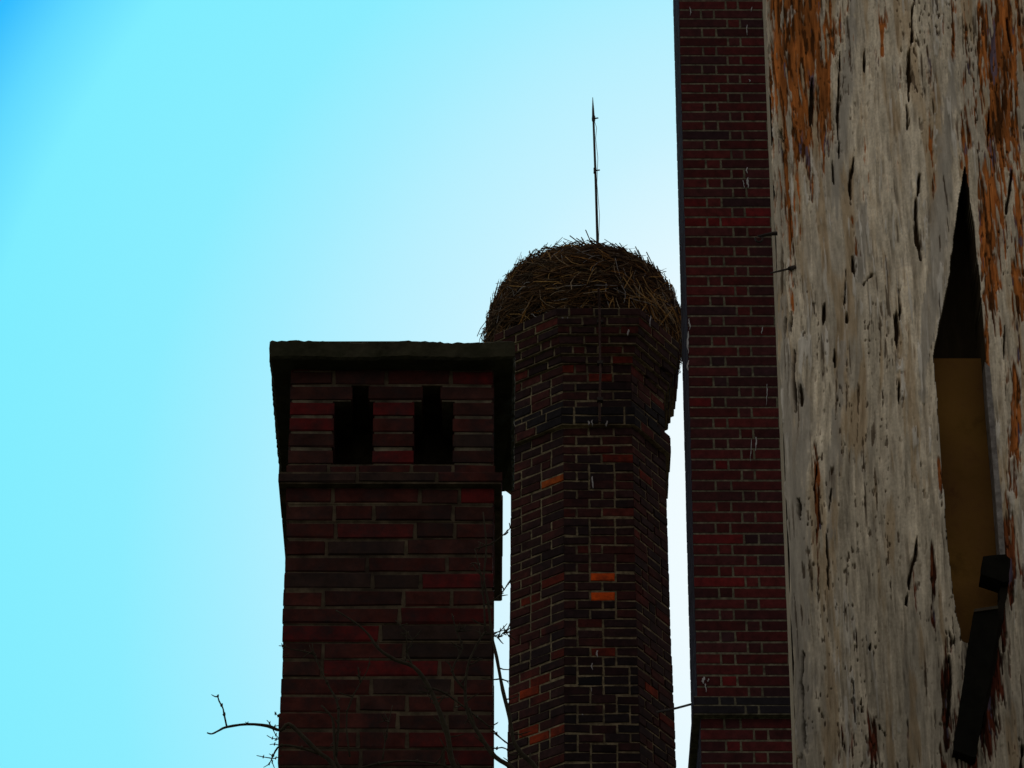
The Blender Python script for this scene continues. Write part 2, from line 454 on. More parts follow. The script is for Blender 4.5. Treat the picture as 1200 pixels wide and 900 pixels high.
for _ in range(900):
    a = random.uniform(0, 2 * math.pi); t = random.uniform(.0, .8)
    col = random.choice([(0.46, 0.29, 0.12), (0.34, 0.26, 0.18), (0.44, 0.22, 0.06), (0.36, 0.36, 0.38), (0.25, 0.18, 0.09)])
    stick(straw, a, t, random.uniform(.06, .28), random.uniform(.0014, .003), col, random.gauss(0.0, .8), out=.015, bend=random.uniform(-.8, .8))
for (px, py, dx, dy) in ((640, 337, 30, 14), (700, 333, 22, 3), (703, 339, 20, 2), (654, 341, 10, 16), (737, 360, 1, 24), (715, 360, 8, 22), (752, 367, 12, 22), (771, 367, 24, 26), (646, 352, 14, 26), (668, 300, 20, 22), (768, 326, 20, 4), (610, 340, 26, 10), (778, 375, 20, 26), (782, 345, 12, 22)):
    Yn = ncy - math.sqrt(max(0.01, RN ** 2 - (xof(px, py, ncy - .5) - ncx) ** 2)) * 1.0 - 0.02
    a0, a1 = P(px - dx / 2, py + dy / 2 * random.choice((1, 1, -1)), Yn), P(px + dx / 2, py - dy / 2, Yn - .01)
    mid = (a0 + a1) / 2 + Vector((0, -.01, random.uniform(-.02, .03)))
    tube(straw, [a0, mid, a1], [.003, .0035, .0025], (0.46, 0.28, 0.10), n=5)
for _ in range(160):     # bleached straw drooping over the right front rim
    a = random.gauss(-math.pi * .22, .28); t = random.uniform(-.04, .35)
    stick(straw, a, t, random.uniform(.08, .26), random.uniform(.0016, .003), random.choice([(0.50, 0.32, 0.13), (0.42, 0.24, 0.08), (0.40, 0.34, 0.25)]), random.gauss(-.7, .4), out=.02, bend=random.uniform(-.5, .5))
stk.build('woven_sticks', M_twig, nest, kind='stuff')
straw.build('pale_straw', M_twig, nest, kind='stuff')

# ------------------------------------------------------------------ lightning rod
lr = thing('lightning_rod', 'thin iron lightning rod standing up out of the stick nest', 'lightning rod', (ncx, ncy, zn0))
yr = ncy
q0 = P(700.5, 292, yr); q1 = P(695.3, 136, yr); q2 = P(694.6, 114, yr)
base = Vector((q0.x + 0.01, yr, zn0))
rb = MB(); tube(rb, [base, q0, P(698.2, 215, yr), q1], [.011, .010, .009, .008], (0.03, 0.028, 0.03), n=8)
rod = rb.build('rod', M_iron, lr, smooth=True)
rb = MB(); tube(rb, [q1, P(695, 128, yr), q2], [.010, .008, .002], (0.05, 0.05, 0.055), n=8); rb.build('pointed_tip', M_iron, lr)
for (yy, xx, ww) in ((139, 695.6, .014), (200, 697.3, .011)):
    rb = MB(); a = P(xx, yy + 3, yr); b = P(xx, yy - 3, yr); tube(rb, [a, (a + b) / 2, b], [.012, ww, .012], (0.025, 0.024, 0.025), n=8)
    tube(rb, [(a + b) / 2, (a + b) / 2 + Vector((.035, 0, .006))], [.006, .005], (0.025, 0.024, 0.025), n=6)
    rb.build('clamp', M_iron, lr)
rb = MB(); tube(rb, [P(696, 140, yr - .02), P(699.2, 150, yr - .02), P(698, 162, yr - .02), P(700.6, 185, yr - .02), P(699.6, 215, yr - .02), P(702.6, 252, yr - .02), P(701.5, 285, yr - .02)], .002, (0.12, 0.12, 0.13), n=5)
rb.build('wire', M_iron, lr)
dc = thing('conductor_cable', 'thin dark conductor cable hanging down the front face of the octagonal chimney', 'cable', (xof(703, 500, YO), YO - 0.12, zof(492, YO)))
rb = MB(); yc_ = YO - 0.11
tube(rb, [P(701.5, 338, yc_ - .16), P(702.5, 360, yc_ - .06), P(703, 400, yc_), P(703.6, 440, yc_), P(702.6, 470, yc_ + .02), P(703, 494, yc_ + .05)], .0085, (0.055, 0.03, 0.028), n=6)
rb.build('cable', M_iron, dc)
for yy in (377, 425, 468):
    rb = MB(); q = P(703.2, yy, yc_); box(rb, q.x - .02, q.x + .02, q.y - .012, q.y + .03, q.z - .012, q.z + .012, (0.03, 0.028, 0.028)); rb.build('bracket', M_iron, dc)

# bird lime runs
def runs(name, parent, lst, Y):
    for (px, py0, py1, wd) in lst:
        mb = MB()
        n = 9; l, r = [], []
        for i in range(n):
            t = i / (n - 1); hw = wd * (0.35 + 0.65 * math.sin(math.pi * min(1, t * 1.1 + .08)) ** .6) * random.uniform(.5, 1.1) / 2
            jx = random.uniform(-.4, .4) + 0.6 * math.sin(t * 5 + px)
            c0 = P(px + jx, py0 + (py1 - py0) * t, Y)
            hw = hw / sc
            l.append((c0.x - hw, c0.y, c0.z)); r.append((c0.x + hw, c0.y, c0.z))
        lb = [(a[0], a[1] + .02, a[2]) for a in l]; rb_ = [(a[0], a[1] + .02, a[2]) for a in r]
        vs_ = l + r + lb + rb_; fs = []
        for i in range(n - 1):
            fs.append((i, n + i, n + i + 1, i + 1)); fs.append((i, i + 1, 2 * n + i + 1, 2 * n + i)); fs.append((n + i, 3 * n + i, 3 * n + i + 1, n + i + 1))
        mb.add(vs_, fs, (0.38, 0.38, 0.42))
        mb.build(name, M_white, parent)
runs('bird_lime', oc, [(694.5, 558, 572, 2.2), (700, 762, 0 + 770, 2), (663, 760, 768, 2.2), (694, 777, 785, 2), (694, 805, 815, 1.6), (683, 836, 847, 2)], YO - 0.012)
runs('bird_lime', oc, [(690, 493, 498, 2), (694, 492, 498, 1.6), (711, 493, 499, 1.6)], YO - 0.045)
runs('bird_lime', oc, [(659, 370, 376, 2.0), (665, 370, 373, 1.6), (736, 386, 393, 3), (762, 370, 382, 1.4)], YO - 0.10)

# ================================================================== tall brick wall on the right
YT = 22.5
tw = thing('brick_tower', 'tall dark red brick tower corner between the octagonal chimney and the peeling timber pillar', 'tower', (xof(870, 800, YT), YT, 0))
xt = xof(816.5, 800, YT)
WV = xof(899, 150, YT) - xof(797, 150, YT)
planT = [Vector((xt, YT)), Vector((xt + WV * 4, YT)), Vector((xt + WV * 4, YT + 0.80)), Vector((xt, YT + 0.80))]
zs1, zs0 = zof(815, YT - .03), zof(837, YT - .03)
pt = zof(444, YT) - zof(456, YT)
coursesT = []; z = zs0; tmp = []
while z - pt > 0.02: tmp.append((z - pt, z, -0.016, None)); z -= pt
tmp.append((0.0, z, -0.016, None)); coursesT = tmp[::-1]
hs = (zs1 - zs0) / 2
coursesT += [(zs0, zs0 + hs, 0.030, None), (zs0 + hs, zs1, 0.022, None)]
z = zs1
ztop = zof(-420, YT)
while z < ztop: coursesT.append((z, z + pt, 0.0, None)); z += pt
tA, tB = [0, .26, .42, 1.0], [0, .55, .70, 1.0]
rt = running(WV * .56)
def bondT(side, L, i, rnd):
    if side != 0: return rt(side, L, i, rnd)
    # stretcher, header, long stretcher / long stretcher, header, stretcher, carried on in staggered order
    steps = [.26, .16, .58, .29, .13, .58] if i % 2 else [.55, .15, .58, .13, .29, .58]
    out = []; x = 0.0; k = 0
    while x < L - 1e-4:
        e = x + (steps[k % 6] + rnd.uniform(-.012, .012)) * WV
        if L - e < .1 * WV: e = L
        out.append((x, min(e, L))); x = e; k += 1
    return out
def toneT(x, y, z, rnd, side):
    b = proj(x, y, z)[1]
    if side == 0 and 812 < b < 838: return (0.016, 0.015, 0.02)
    c = pick(PAL_RED, rnd)
    if side == 3: c = (0.025, 0.030, 0.055)  # bluish sky light on the left side, painted into its bricks
    return c
bk, mo = MB(), MB()
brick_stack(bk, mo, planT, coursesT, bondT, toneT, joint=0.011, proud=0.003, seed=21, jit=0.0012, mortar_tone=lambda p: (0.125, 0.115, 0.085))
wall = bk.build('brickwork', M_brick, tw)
mo.build('mortar', M_mortar, wall)
runs('bird_lime', tw, [(875.5, 196, 203, 1.8), (876.5, 208, 220, 2.2), (871.5, 211, 221, 1.0), (880.5, 8, 13, 1.2), (875.5, 29, 41, 1.2), (809, 8, 18, 1.0), (878.5, 93, 96, 1.2),
                       (808, 373, 386, 1.6), (806.5, 388, 414, 2.0), (806.3, 422, 434, 1.6), (898.5, 450, 475, 1.0), (893, 383, 391, 1.0), (886, 512, 528, 1.6), (880, 515, 540, .8),
                       (824.5, 793, 801, 3.0), (827, 801, 811, 1.5), (836, 818, 830, 1.6), (830, 795, 799, 1.2)], YT - 0.006)
# wire between chimney and tower
cb = MB(); tube(cb, [P(770, 834.5, 24.0), P(793, 829.8, 23.8), P(809, 825.5, 23.4), P(830, 821, 23.3)], .0075, (0.03, 0.03, 0.035), n=6)
wobj = cb.build('tie_wire', M_iron); wobj['label'] = 'thin dark tie wire stretched between the octagonal chimney and the brick tower'; wobj['category'] = 'wire'

# ================================================================== weathered timber pillar
YP = 7.8
pil = thing('timber_pillar', 'massive weathered timber pillar with peeling pale paint, brown streaks and a spear-shaped hole', 'pillar', (xof(1100, 700, YP), YP + 0.3, 0))
scp = FPX / (YP * CP + (zof(450, YP) - CAMZ) * SP)
xe = xof(917, 450, YP)
def sm(a, b, x):
    t = np.clip((x - a) / (b - a), 0, 1); return t * t * (3 - 2 * t)
def vnoise(X, Z, fx, fz, seed):
    r = np.random.default_rng(seed); T = r.random((256, 256))
    x = X * fx; z = Z * fz
    xi = np.floor(x).astype(int); zi = np.floor(z).astype(int); u_ = x - xi; v_ = z - zi
    u_ = u_ * u_ * (3 - 2 * u_); v_ = v_ * v_ * (3 - 2 * v_)
    g_ = lambda a, b: T[a % 256, b % 256]
    return (g_(xi, zi) * (1 - u_) + g_(xi + 1, zi) * u_) * (1 - v_) + (g_(xi, zi + 1) * (1 - u_) + g_(xi + 1, zi + 1) * u_) * v_
def fbm(X, Z, fx, fz, seed, oct_=4):
    s = 0; a = 1; tot = 0
    for i in range(oct_):
        s = s + a * vnoise(X + i * 13.7, Z + i * 7.1, fx * 2 ** i, fz * 2 ** i, seed + i); tot += a; a *= .55
    return s / tot
def seglist(PX, PY, pts, wid, rag=None):
    """soft mask around a polyline in face coordinates; widths taper at the ends, edges fray with rag"""
    m = wid * 2 + 8
    xs_ = [p[0] for p in pts]; ys_ = [p[1] for p in pts]
    sel = (PX > min(xs_) - m) & (PX < max(xs_) + m) & (PY > min(ys_) - m) & (PY < max(ys_) + m)
    out = np.zeros_like(PX)
    if not sel.any(): return out
    X_, Y_ = PX[sel], PY[sel]; rg = 0 if rag is None else rag[sel] * wid
    best = np.zeros_like(X_)
    L = [0]
    for a, b in zip(pts, pts[1:]): L.append(L[-1] + math.hypot(b[0] - a[0], b[1] - a[1]))
    for i, (a, b) in enumerate(zip(pts, pts[1:])):
        dx, dy = b[0] - a[0], b[1] - a[1]; l2 = dx * dx + dy * dy
        t = np.clip(((X_ - a[0]) * dx + (Y_ - a[1]) * dy) / l2, 0, 1)
        d = np.hypot(X_ - (a[0] + t * dx), Y_ - (a[1] + t * dy)) + rg
        s = (L[i] + t * (L[i + 1] - L[i])) / L[-1]
        ww = wid / 2 * np.clip(np.sin(np.pi * np.clip(s, 0.02, .98)) ** .5, .15, 1)
        best = np.maximum(best, 1 - sm(ww * .5, ww * 1.2 + .3, d))
    out[sel] = best
    return out
HOLE = [(1131, 193), (1134, 215), (1138, 240), (1142, 275), (1147, 320), (1152, 380), (1158, 455), (1165, 530), (1171, 600), (1175, 650), (1172, 700), (1160, 735), (1147, 752), (1128, 754),
        (1122, 725), (1116, 690), (1111, 640), (1107, 590), (1102, 520), (1098, 460), (1094, 418), (1098, 395), (1106, 355), (1113, 320), (1119, 270), (1125, 225)]
def inside(PX, PY, poly):
    c = np.zeros(PX.shape, bool); n = len(poly)
    for i in range(n):
        x1_, y1_ = poly[i]; x2_, y2_ = poly[(i + 1) % n]
        cond = (y1_ > PY) != (y2_ > PY)
        xx = (x2_ - x1_) * (PY - y1_) / (y2_ - y1_ + 1e-9) + x1_
        c ^= cond & (PX < xx)
    return c
# fine grid over the seen face, coarse grids below/above
z_lo, z_hi = zof(925, YP), zof(-25, YP)
XR = xof(1245, 450, YP)
RAD = 0.045
nxg, nzg = 430, 1150
us = np.linspace(0, 1, nxg)
# arc-length parameter: rounded corner then flat
arc = RAD * math.pi / 2
Ltot = arc + (XR - xe - RAD) + 0.0
sarc = us * Ltot
ang = np.clip(sarc / RAD, 0, math.pi / 2)
bx = np.where(sarc < arc, xe + RAD - RAD * np.cos(ang), xe + RAD + (sarc - arc))
by = np.where(sarc < arc, YP + RAD - RAD * np.sin(ang), YP)
nx_ = np.where(sarc < arc, -np.cos(ang), 0.0); ny_ = np.where(sarc < arc, -np.sin(ang), -1.0)
zs = np.linspace(z_lo, z_hi, nzg)
BX, Z = np.meshgrid(bx, zs); BY, _ = np.meshgrid(by, zs); NX, _ = np.meshgrid(nx_, zs); NY, _ = np.meshgrid(ny_, zs); S, _ = np.meshgrid(sarc, zs)
dcam = BY * CP + (Z - CAMZ) * SP
PX = 600 + FPX * BX / dcam; PY = 450 - FPX * ((Z - CAMZ) * CP - BY * SP) / dcam
warp = (fbm(S, Z, 9, 2.2, 90) - .5) * 10
SW = S + (fbm(S, Z, 22, 5, 97, 3) - .5) * 0.012 + (big_w := (fbm(S, Z, 4, 1.2, 99, 2) - .5) * 0.05)   # grain wanders
PXw = PX + warp + (fbm(S, Z, 110, 22, 95, 3) - .5) * 9
fib = fbm(SW, Z, 115, 7, 1, 4)                     # fibres
fib2 = fbm(SW, Z, 210, 16, 31, 3)
fin = fbm(SW, Z, 260, 34, 37, 2)
med = fbm(SW, Z, 42, 3.6, 60, 5)
big = fbm(S, Z, 7, 2.0, 70, 4)
rag = (fib2 - .5) * 1.5 + (fbm(SW, Z, 150, 40, 39, 3) - .5) * 1.3
H = (med - .5) * 0.020 + (fib - .5) * 0.016 + (fib2 - .5) * .007 + (big - .5) * 0.016
# rust / bare wood areas
def blob(x, y, rx, ry): return np.clip(1.25 - np.sqrt(((PXw - x) / rx) ** 2 + ((PY - y) / ry) ** 2), 0, 1)
rust_f = np.zeros_like(PX)
for (x, y, rx, ry, k) in ((940, 50, 62, 210, 1.0), (965, 90, 26, 120, .8), (922, 215, 26, 150, .9), (905, 70, 10, 260, .7), (1015, 150, 12, 120, .5), (1005, 260, 12, 90, .55), (975, 30, 22, 140, .7),
                          (1175, 90, 42, 240, 1.0), (1165, 260, 30, 170, .95), (1155, 380, 14, 110, .7), (1190, 470, 14, 130, .9), (1100, 60, 22, 110, .35), (1030, 40, 16, 90, .5), (1050, 120, 10, 120, .5), (1090, 200, 10, 140, .45), (1195, 300, 16, 200, .8),
                          (958, 565, 6, 90, .9), (998, 742, 12, 42, .75), (1075, 700, 10, 90, .5), (1092, 690, 9, 90, .8), (1022, 860, 14, 60, .6), (1062, 850, 14, 80, .6), (1180, 640, 28, 120, 1.0), (1168, 700, 20, 120, 1.0), (1140, 860, 34, 90, .95), (1190, 560, 12, 80, .8),
                          (1165, 740, 26, 130, 1.0), (1150, 830, 26, 110, 1.0), (1110, 840, 12, 110, .9), (1103, 540, 5, 80, .7), (960, 690, 10, 120, .4), (985, 860, 22, 60, .6), (1085, 800, 10, 90, .6), (930, 880, 10, 60, .5), (1060, 420, 8, 60, .5), (1135, 120, 14, 140, .7), (1120, 40, 16, 90, .6), (1190, 860, 10, 90, .4), (1050, 460, 8, 60, .25), (930, 340, 8, 60, .6)):
    rust_f = np.maximum(rust_f, k * blob(x, y, rx, ry))
rust_f = np.clip(rust_f, 0, 1)
thr = 0.72 - 0.32 * rust_f
rmix = fib * .38 + med * .22 + fib2 * .25 + fin * .15
rust = sm(thr - .03, thr + .035, rmix) * np.clip(rust_f * 2.2 + .05, 0, 1)
# smooth grey bands
grey = np.zeros_like(PX)
for pts, ww in (([(1000, -20), (992, 90), (984, 180), (980, 260)], 20), ([(1118, 60), (1108, 170), (1098, 300), (1092, 400)], 22), ([(992, 400), (986, 470), (976, 560), (972, 640)], 15),
                ([(915, 350), (925, 500), (935, 650), (942, 800), (945, 900)], 34), ([(1015, 230), (1010, 330)], 14), ([(940, 440), (944, 560)], 20), ([(1086, 330), (1084, 470)], 12)):
    grey = np.maximum(grey, seglist(PXw, PY, pts, ww, rag * .3))
crack = np.zeros_like(PX)
for pts, ww in (([(1071, -20), (1068, 60), (1066, 100), (1063, 152)], 6), ([(1077, 205), (1073, 240), (1074, 270), (1079, 302)], 6), ([(1014, 50), (1013, 82)], 3), ([(1000, 185), (996, 212), (997, 238)], 5),
                ([(992, 312), (991, 345), (993, 378)], 5), ([(1055, 335), (1052, 370), (1051, 410)], 8), ([(1054, 440), (1053, 472)], 3.5), ([(927, 365), (927, 392)], 5), ([(919, 372), (918, 396)], 4),
                ([(929, 408), (930, 440), (932, 482)], 4.5), ([(959, 540), (954, 575)], 3), ([(1076, 622), (1072, 650), (1066, 675), (1062, 710)], 5), ([(1116, 736), (1113, 765)], 8), ([(1112, 765), (1114, 800), (1110, 850)], 4),
                ([(936, 585), (937, 608)], 5), ([(969, 625), (972, 690)], 4), ([(976, 570), (972, 600)], 4), ([(967, 355), (965, 380)], 4), ([(978, 410), (980, 430)], 4), ([(938, 450), (940, 475)], 5),
                ([(1022, 320), (1012, 335)], 4), ([(1005, 635), (1004, 655)], 4), ([(943, 755), (940, 800), (944, 880)], 5), ([(1020, 755), (1019, 762)], 3), ([(1000, 300), (1002, 330)], 3), ([(1198, 865), (1197, 930)], 6),
                ([(984, 60), (982, 150), (984, 190)], 4), ([(952, 90), (950, 145)], 5), ([(976, 185), (978, 215)], 3), ([(1030, 850), (1037, 862)], 3), ([(1000, 800), (1002, 850)], 3), ([(1009, 815), (1010, 835)], 4), ([(913, 150), (915, 163)], 6),
                ([(1180, 20), (1186, 60)], 4), ([(1160, 130), (1158, 170)], 3), ([(1186, 200), (1180, 250)], 3), ([(1178, 380), (1177, 420)], 3)):
    crack = np.maximum(crack, seglist(PX + (warp * .35), PY, pts, ww * .7, rag))
pit = fbm(SW, Z, 230, 60, 44, 2)
pits = sm(.66, .72, pit * .6 + fib * .4) * np.clip(0.10 + sm(.5, .6, big) * .8 + rust_f * .7, 0, 1)
finecr = sm(.69, .73, fbm(SW, Z, 190, 9, 200, 3)) * sm(.42, .58, fbm(S, Z, 10, 3.0, 210, 3))
flake = sm(.62, .67, fbm(SW, Z, 130, 9, 120, 3)) * sm(.46, .6, fbm(S, Z, 9, 2.2, 130, 3)) * (1 - rust)
for pts, ww in (([(1100, 0), (1098, 70)], 7), ([(1107, 0), (1104, 60)], 4), ([(1085, 235), (1083, 300)], 9), ([(1055, 412), (1055, 442)], 5), ([(1098, 130), (1095, 200)], 4), ([(1068, 210), (1070, 260)], 3), ([(1187, 560), (1184, 620)], 4), ([(925, 0), (920, 40)], 6)):
    flake = np.maximum(flake, seglist(PXw, PY, pts, ww, rag) * sm(.35, .5, fib2))
hole = inside(PX + (fbm(S, Z, 60, 30, 300, 2) - .5) * 2.2, PY, HOLE)
base_c = np.array([0.76, 0.675, 0.56]); 
def mixc(C, col, m): return C * (1 - m[..., None]) + np.array(col) * m[..., None]
C = np.ones(PX.shape + (3,)) * base_c
C *= (0.70 + 0.55 * fbm(SW, Z, 30, 3, 400, 4))[..., None]
C *= (0.66 + 0.66 * fib)[..., None]
C *= (0.70 + 0.62 * fib2)[..., None]
C *= (0.80 + 0.4 * fbm(S, Z, 300, 220, 402, 2))[..., None]
C = mixc(C, (0.46, 0.42, 0.37), sm(.5, .62, fbm(SW, Z, 18, 1.6, 410, 4)) * .5)
C = mixc(C, (0.50, 0.34, 0.18), sm(.54, .66, fbm(SW, Z, 40, 3.6, 420, 4)) * .55)
C = mixc(C, (0.42, 0.39, 0.36), grey * .75)
tone_r = fbm(SW, Z, 60, 6, 500, 4)
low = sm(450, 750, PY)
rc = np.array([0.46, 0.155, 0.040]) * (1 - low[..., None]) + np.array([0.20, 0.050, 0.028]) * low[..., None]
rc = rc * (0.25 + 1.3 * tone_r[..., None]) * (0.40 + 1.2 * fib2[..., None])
rc = rc * (1 - sm(.56, .62, fbm(SW, Z, 150, 12, 510, 3))[..., None] * .75)
C = C * (1 - rust[..., None]) + rc * rust[..., None]
blue = sm(.70, .74, fbm(SW, Z, 90, 9, 520, 3)) * rust
C = mixc(C, (0.14, 0.13, 0.22), blue * .8)
C = mixc(C, (0.78, 0.74, 0.70), flake * .85)
C = mixc(C, (0.10, 0.055, 0.025), pits * .85)
C = mixc(C, (0.09, 0.055, 0.03), finecr * .8)
C = mixc(C, (0.075, 0.048, 0.026), np.clip(crack * 1.0, 0, 1))
low_shade = sm(300, 900, PY + (med - .5) * 500)  # shade deepening down the pillar, painted into its colour with mottled edges
C *= (1 - .45 * low_shade)[..., None]
H = H * (1 - .6 * grey) - rust * 0.007 - pits * 0.006 - finecr * .003 - crack * 0.022 + flake * 0.004
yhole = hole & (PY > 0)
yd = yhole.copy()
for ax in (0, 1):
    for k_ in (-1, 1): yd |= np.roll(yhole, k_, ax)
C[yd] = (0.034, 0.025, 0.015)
H = np.where(yhole, -0.128, H)
VX = BX + NX * H; VY = BY + NY * H
off = pil.location
def grid_mesh(name, VX, VY, Z, C, parent, mat, smooth=True):
    nz, nx = VX.shape
    me = bpy.data.meshes.new(name)
    co = np.stack([VX - off[0], VY - off[1], Z - off[2]], -1).reshape(-1, 3).astype(np.float32)
    idx = np.arange(nz * nx).reshape(nz, nx)
    q = np.stack([idx[:-1, :-1], idx[:-1, 1:], idx[1:, 1:], idx[1:, :-1]], -1).reshape(-1, 4).astype(np.int32)
    me.vertices.add(len(co)); me.vertices.foreach_set('co', co.ravel())
    me.loops.add(q.size); me.loops.foreach_set('vertex_index', q.ravel())
    me.polygons.add(len(q)); me.polygons.foreach_set('loop_start', np.arange(0, q.size, 4, dtype=np.int32))
    me.polygons.foreach_set('use_smooth', np.full(len(q), smooth))
    me.update(calc_edges=True); me.validate()
    at = me.color_attributes.new('tone', 'FLOAT_COLOR', 'POINT')
    arr = np.ones((len(co), 4), np.float32); arr[:, :3] = C.reshape(-1, 3); at.data.foreach_set('color', arr.ravel())
    me.materials.append(mat)
    o = bpy.data.objects.new(name, me); COL.objects.link(o); o.parent = parent
    return o
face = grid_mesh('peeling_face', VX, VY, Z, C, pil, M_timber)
# the rest of the pillar: left side, right side, back, lower and upper parts
bd = MB(); tb = (0.36, 0.31, 0.24); ybk = YP + 0.14; zt_p = zof(-500, YP)
x1b = XR + 0.35
def quad(a, b, c, d): bd.add([a, b, c, d], [(0, 1, 2, 3)], tb)
quad((xe, ybk, 0), (xe, YP + RAD, 0), (xe, YP + RAD, zt_p), (xe, ybk, zt_p))
quad((x1b, YP, 0), (x1b, ybk, 0), (x1b, ybk, zt_p), (x1b, YP, zt_p))
quad((x1b, ybk, 0), (xe, ybk, 0), (xe, ybk, zt_p), (x1b, ybk, zt_p))
quad((xe, YP + RAD, zt_p), (x1b, YP, zt_p), (x1b, ybk, zt_p), (xe, ybk, zt_p))
quad((XR - .002, YP, z_lo - .02), (x1b, YP, z_lo - .02), (x1b, YP, z_hi + .02), (XR - .002, YP, z_hi + .02))
for (za, zb) in ((0, z_lo + .003), (z_hi - .003, zt_p)):
    n = 10
    for i in range(n):
        a0, a1 = math.pi / 2 * i / n, math.pi / 2 * (i + 1) / n
        f = lambda a, z: (xe + RAD - RAD * math.cos(a), YP + RAD - RAD * math.sin(a) + .002, z)
        quad(f(a0, za), f(a1, za), f(a1, zb), f(a0, zb))
    quad((xe + RAD, YP + .002, za), (x1b, YP + .002, za), (x1b, YP + .002, zb), (xe + RAD, YP + .002, zb))
bd.build('pillar_body', M_timber, pil)
# ochre board inside the hole
YH = YP + 0.075
def ragged(pts, step=9, amp=.8):
    out = []
    for (a, b) in zip(pts, pts[1:] + pts[:1]):
        n = max(1, int(math.hypot(b[0] - a[0], b[1] - a[1]) / step))
        for i in range(n):
            t = i / n; out.append((a[0] + (b[0] - a[0]) * t + random.uniform(-amp, amp), a[1] + (b[1] - a[1]) * t + random.uniform(-amp, amp)))
    return out
def prism(mb, pts, Y0, Y1, col):
    a = [P(x, y, Y0) for x, y in pts]; b = [Vector((v.x, v.y + (Y1 - Y0), v.z)) for v in a]
    n = len(pts)
    mb.add(a + b, [tuple(range(n))[::-1], tuple(range(n, 2 * n))] + [(i, (i + 1) % n, n + (i + 1) % n, n + i) for i in range(n)], col)
M_ochre = material('ochre board', base=(0.22, 0.115, 0.028), use_tone=False, var=0.45, scale=12, stain=(0.10, 0.045, 0.018), stain_amt=1.0, stain_scale=6, rough=.9, spec=.1)
ob = MB(); prism(ob, [(1088, 420), (1172, 420), (1186, 790), (1100, 790)], YH, YH + .045, (1, 1, 1)); ob.build('ochre_board', M_ochre, pil)
st = MB(); prism(st, [(1154, 424), (1160, 430), (1168, 520), (1176, 618), (1178, 652), (1172, 655), (1165, 560), (1157, 470)], YP - .004, YP + .05, (0.20, 0.19, 0.19)); st.build('edge_strip', M_iron, pil)
blk = (0.006, 0.006, 0.005)
M_black = material('blackened iron', var=0.4, scale=30, stain=(0.012, 0.010, 0.007), stain_amt=0.4, stain_scale=12, rough=0.8, spec=0.03)
hb = MB(); prism(hb, ragged([(1152, 652), (1178, 649), (1184, 655), (1182, 681), (1176, 682), (1150, 673)], 7, .7), YP - .035, YP + .02, blk); hb.build('hinge_block', M_black, pil)
hb = MB(); prism(hb, ragged([(1141, 717), (1168, 713), (1171, 730), (1144, 886), (1139, 887), (1117, 879)], 9, .9), YP - .030, YP + .02, blk)
hp_ = hb.build('hinge_plate', M_black, pil)
hb = MB(); prism(hb, [(1142, 713.5), (1169, 709.5), (1170, 713), (1141, 717)], YP - .034, YP + .015, (0.03, 0.026, 0.016)); hb.build('plate_lip', M_iron, hp_)
hb = MB(); prism(hb, ragged([(1174, 680), (1182, 680), (1178, 710), (1168, 770), (1158, 830), (1152, 850), (1158, 780), (1168, 722)], 7, 1.2), YP - .012, YP + .02, (0.012, 0.010, 0.008)); hb.build('hinge_strap', M_black, pil)
# hook and nail in the left edge
hk = MB(); yk = YP - 0.012
tube(hk, [P(911, 273.5, yk), P(905, 273.8, yk), P(896, 275.5, yk), P(890, 277, yk)], [.0048, .0045, .0038, .003], (0.015, 0.015, 0.016), n=7)
cpt = [P(889.5 + 4.3 * math.cos(a), 280 + 3.6 * math.sin(a), yk) for a in np.linspace(-1.9, 3.6, 11)]
tube(hk, cpt, .0022, (0.015, 0.015, 0.016), n=6); hk.build('iron_hook', M_iron, pil)
nl = MB(); tube(nl, [P(903, 320, yk - .015), P(918, 316.5, yk), P(926, 314.5, yk + .01)], [.0018, .0024, .0026], (0.02, 0.02, 0.02), n=6)
tube(nl, [P(925, 314.8, yk + .006), P(931, 313.6, yk + .016)], [.005, .006], (0.02, 0.02, 0.02), n=8); nl.build('iron_nail', M_iron, pil)

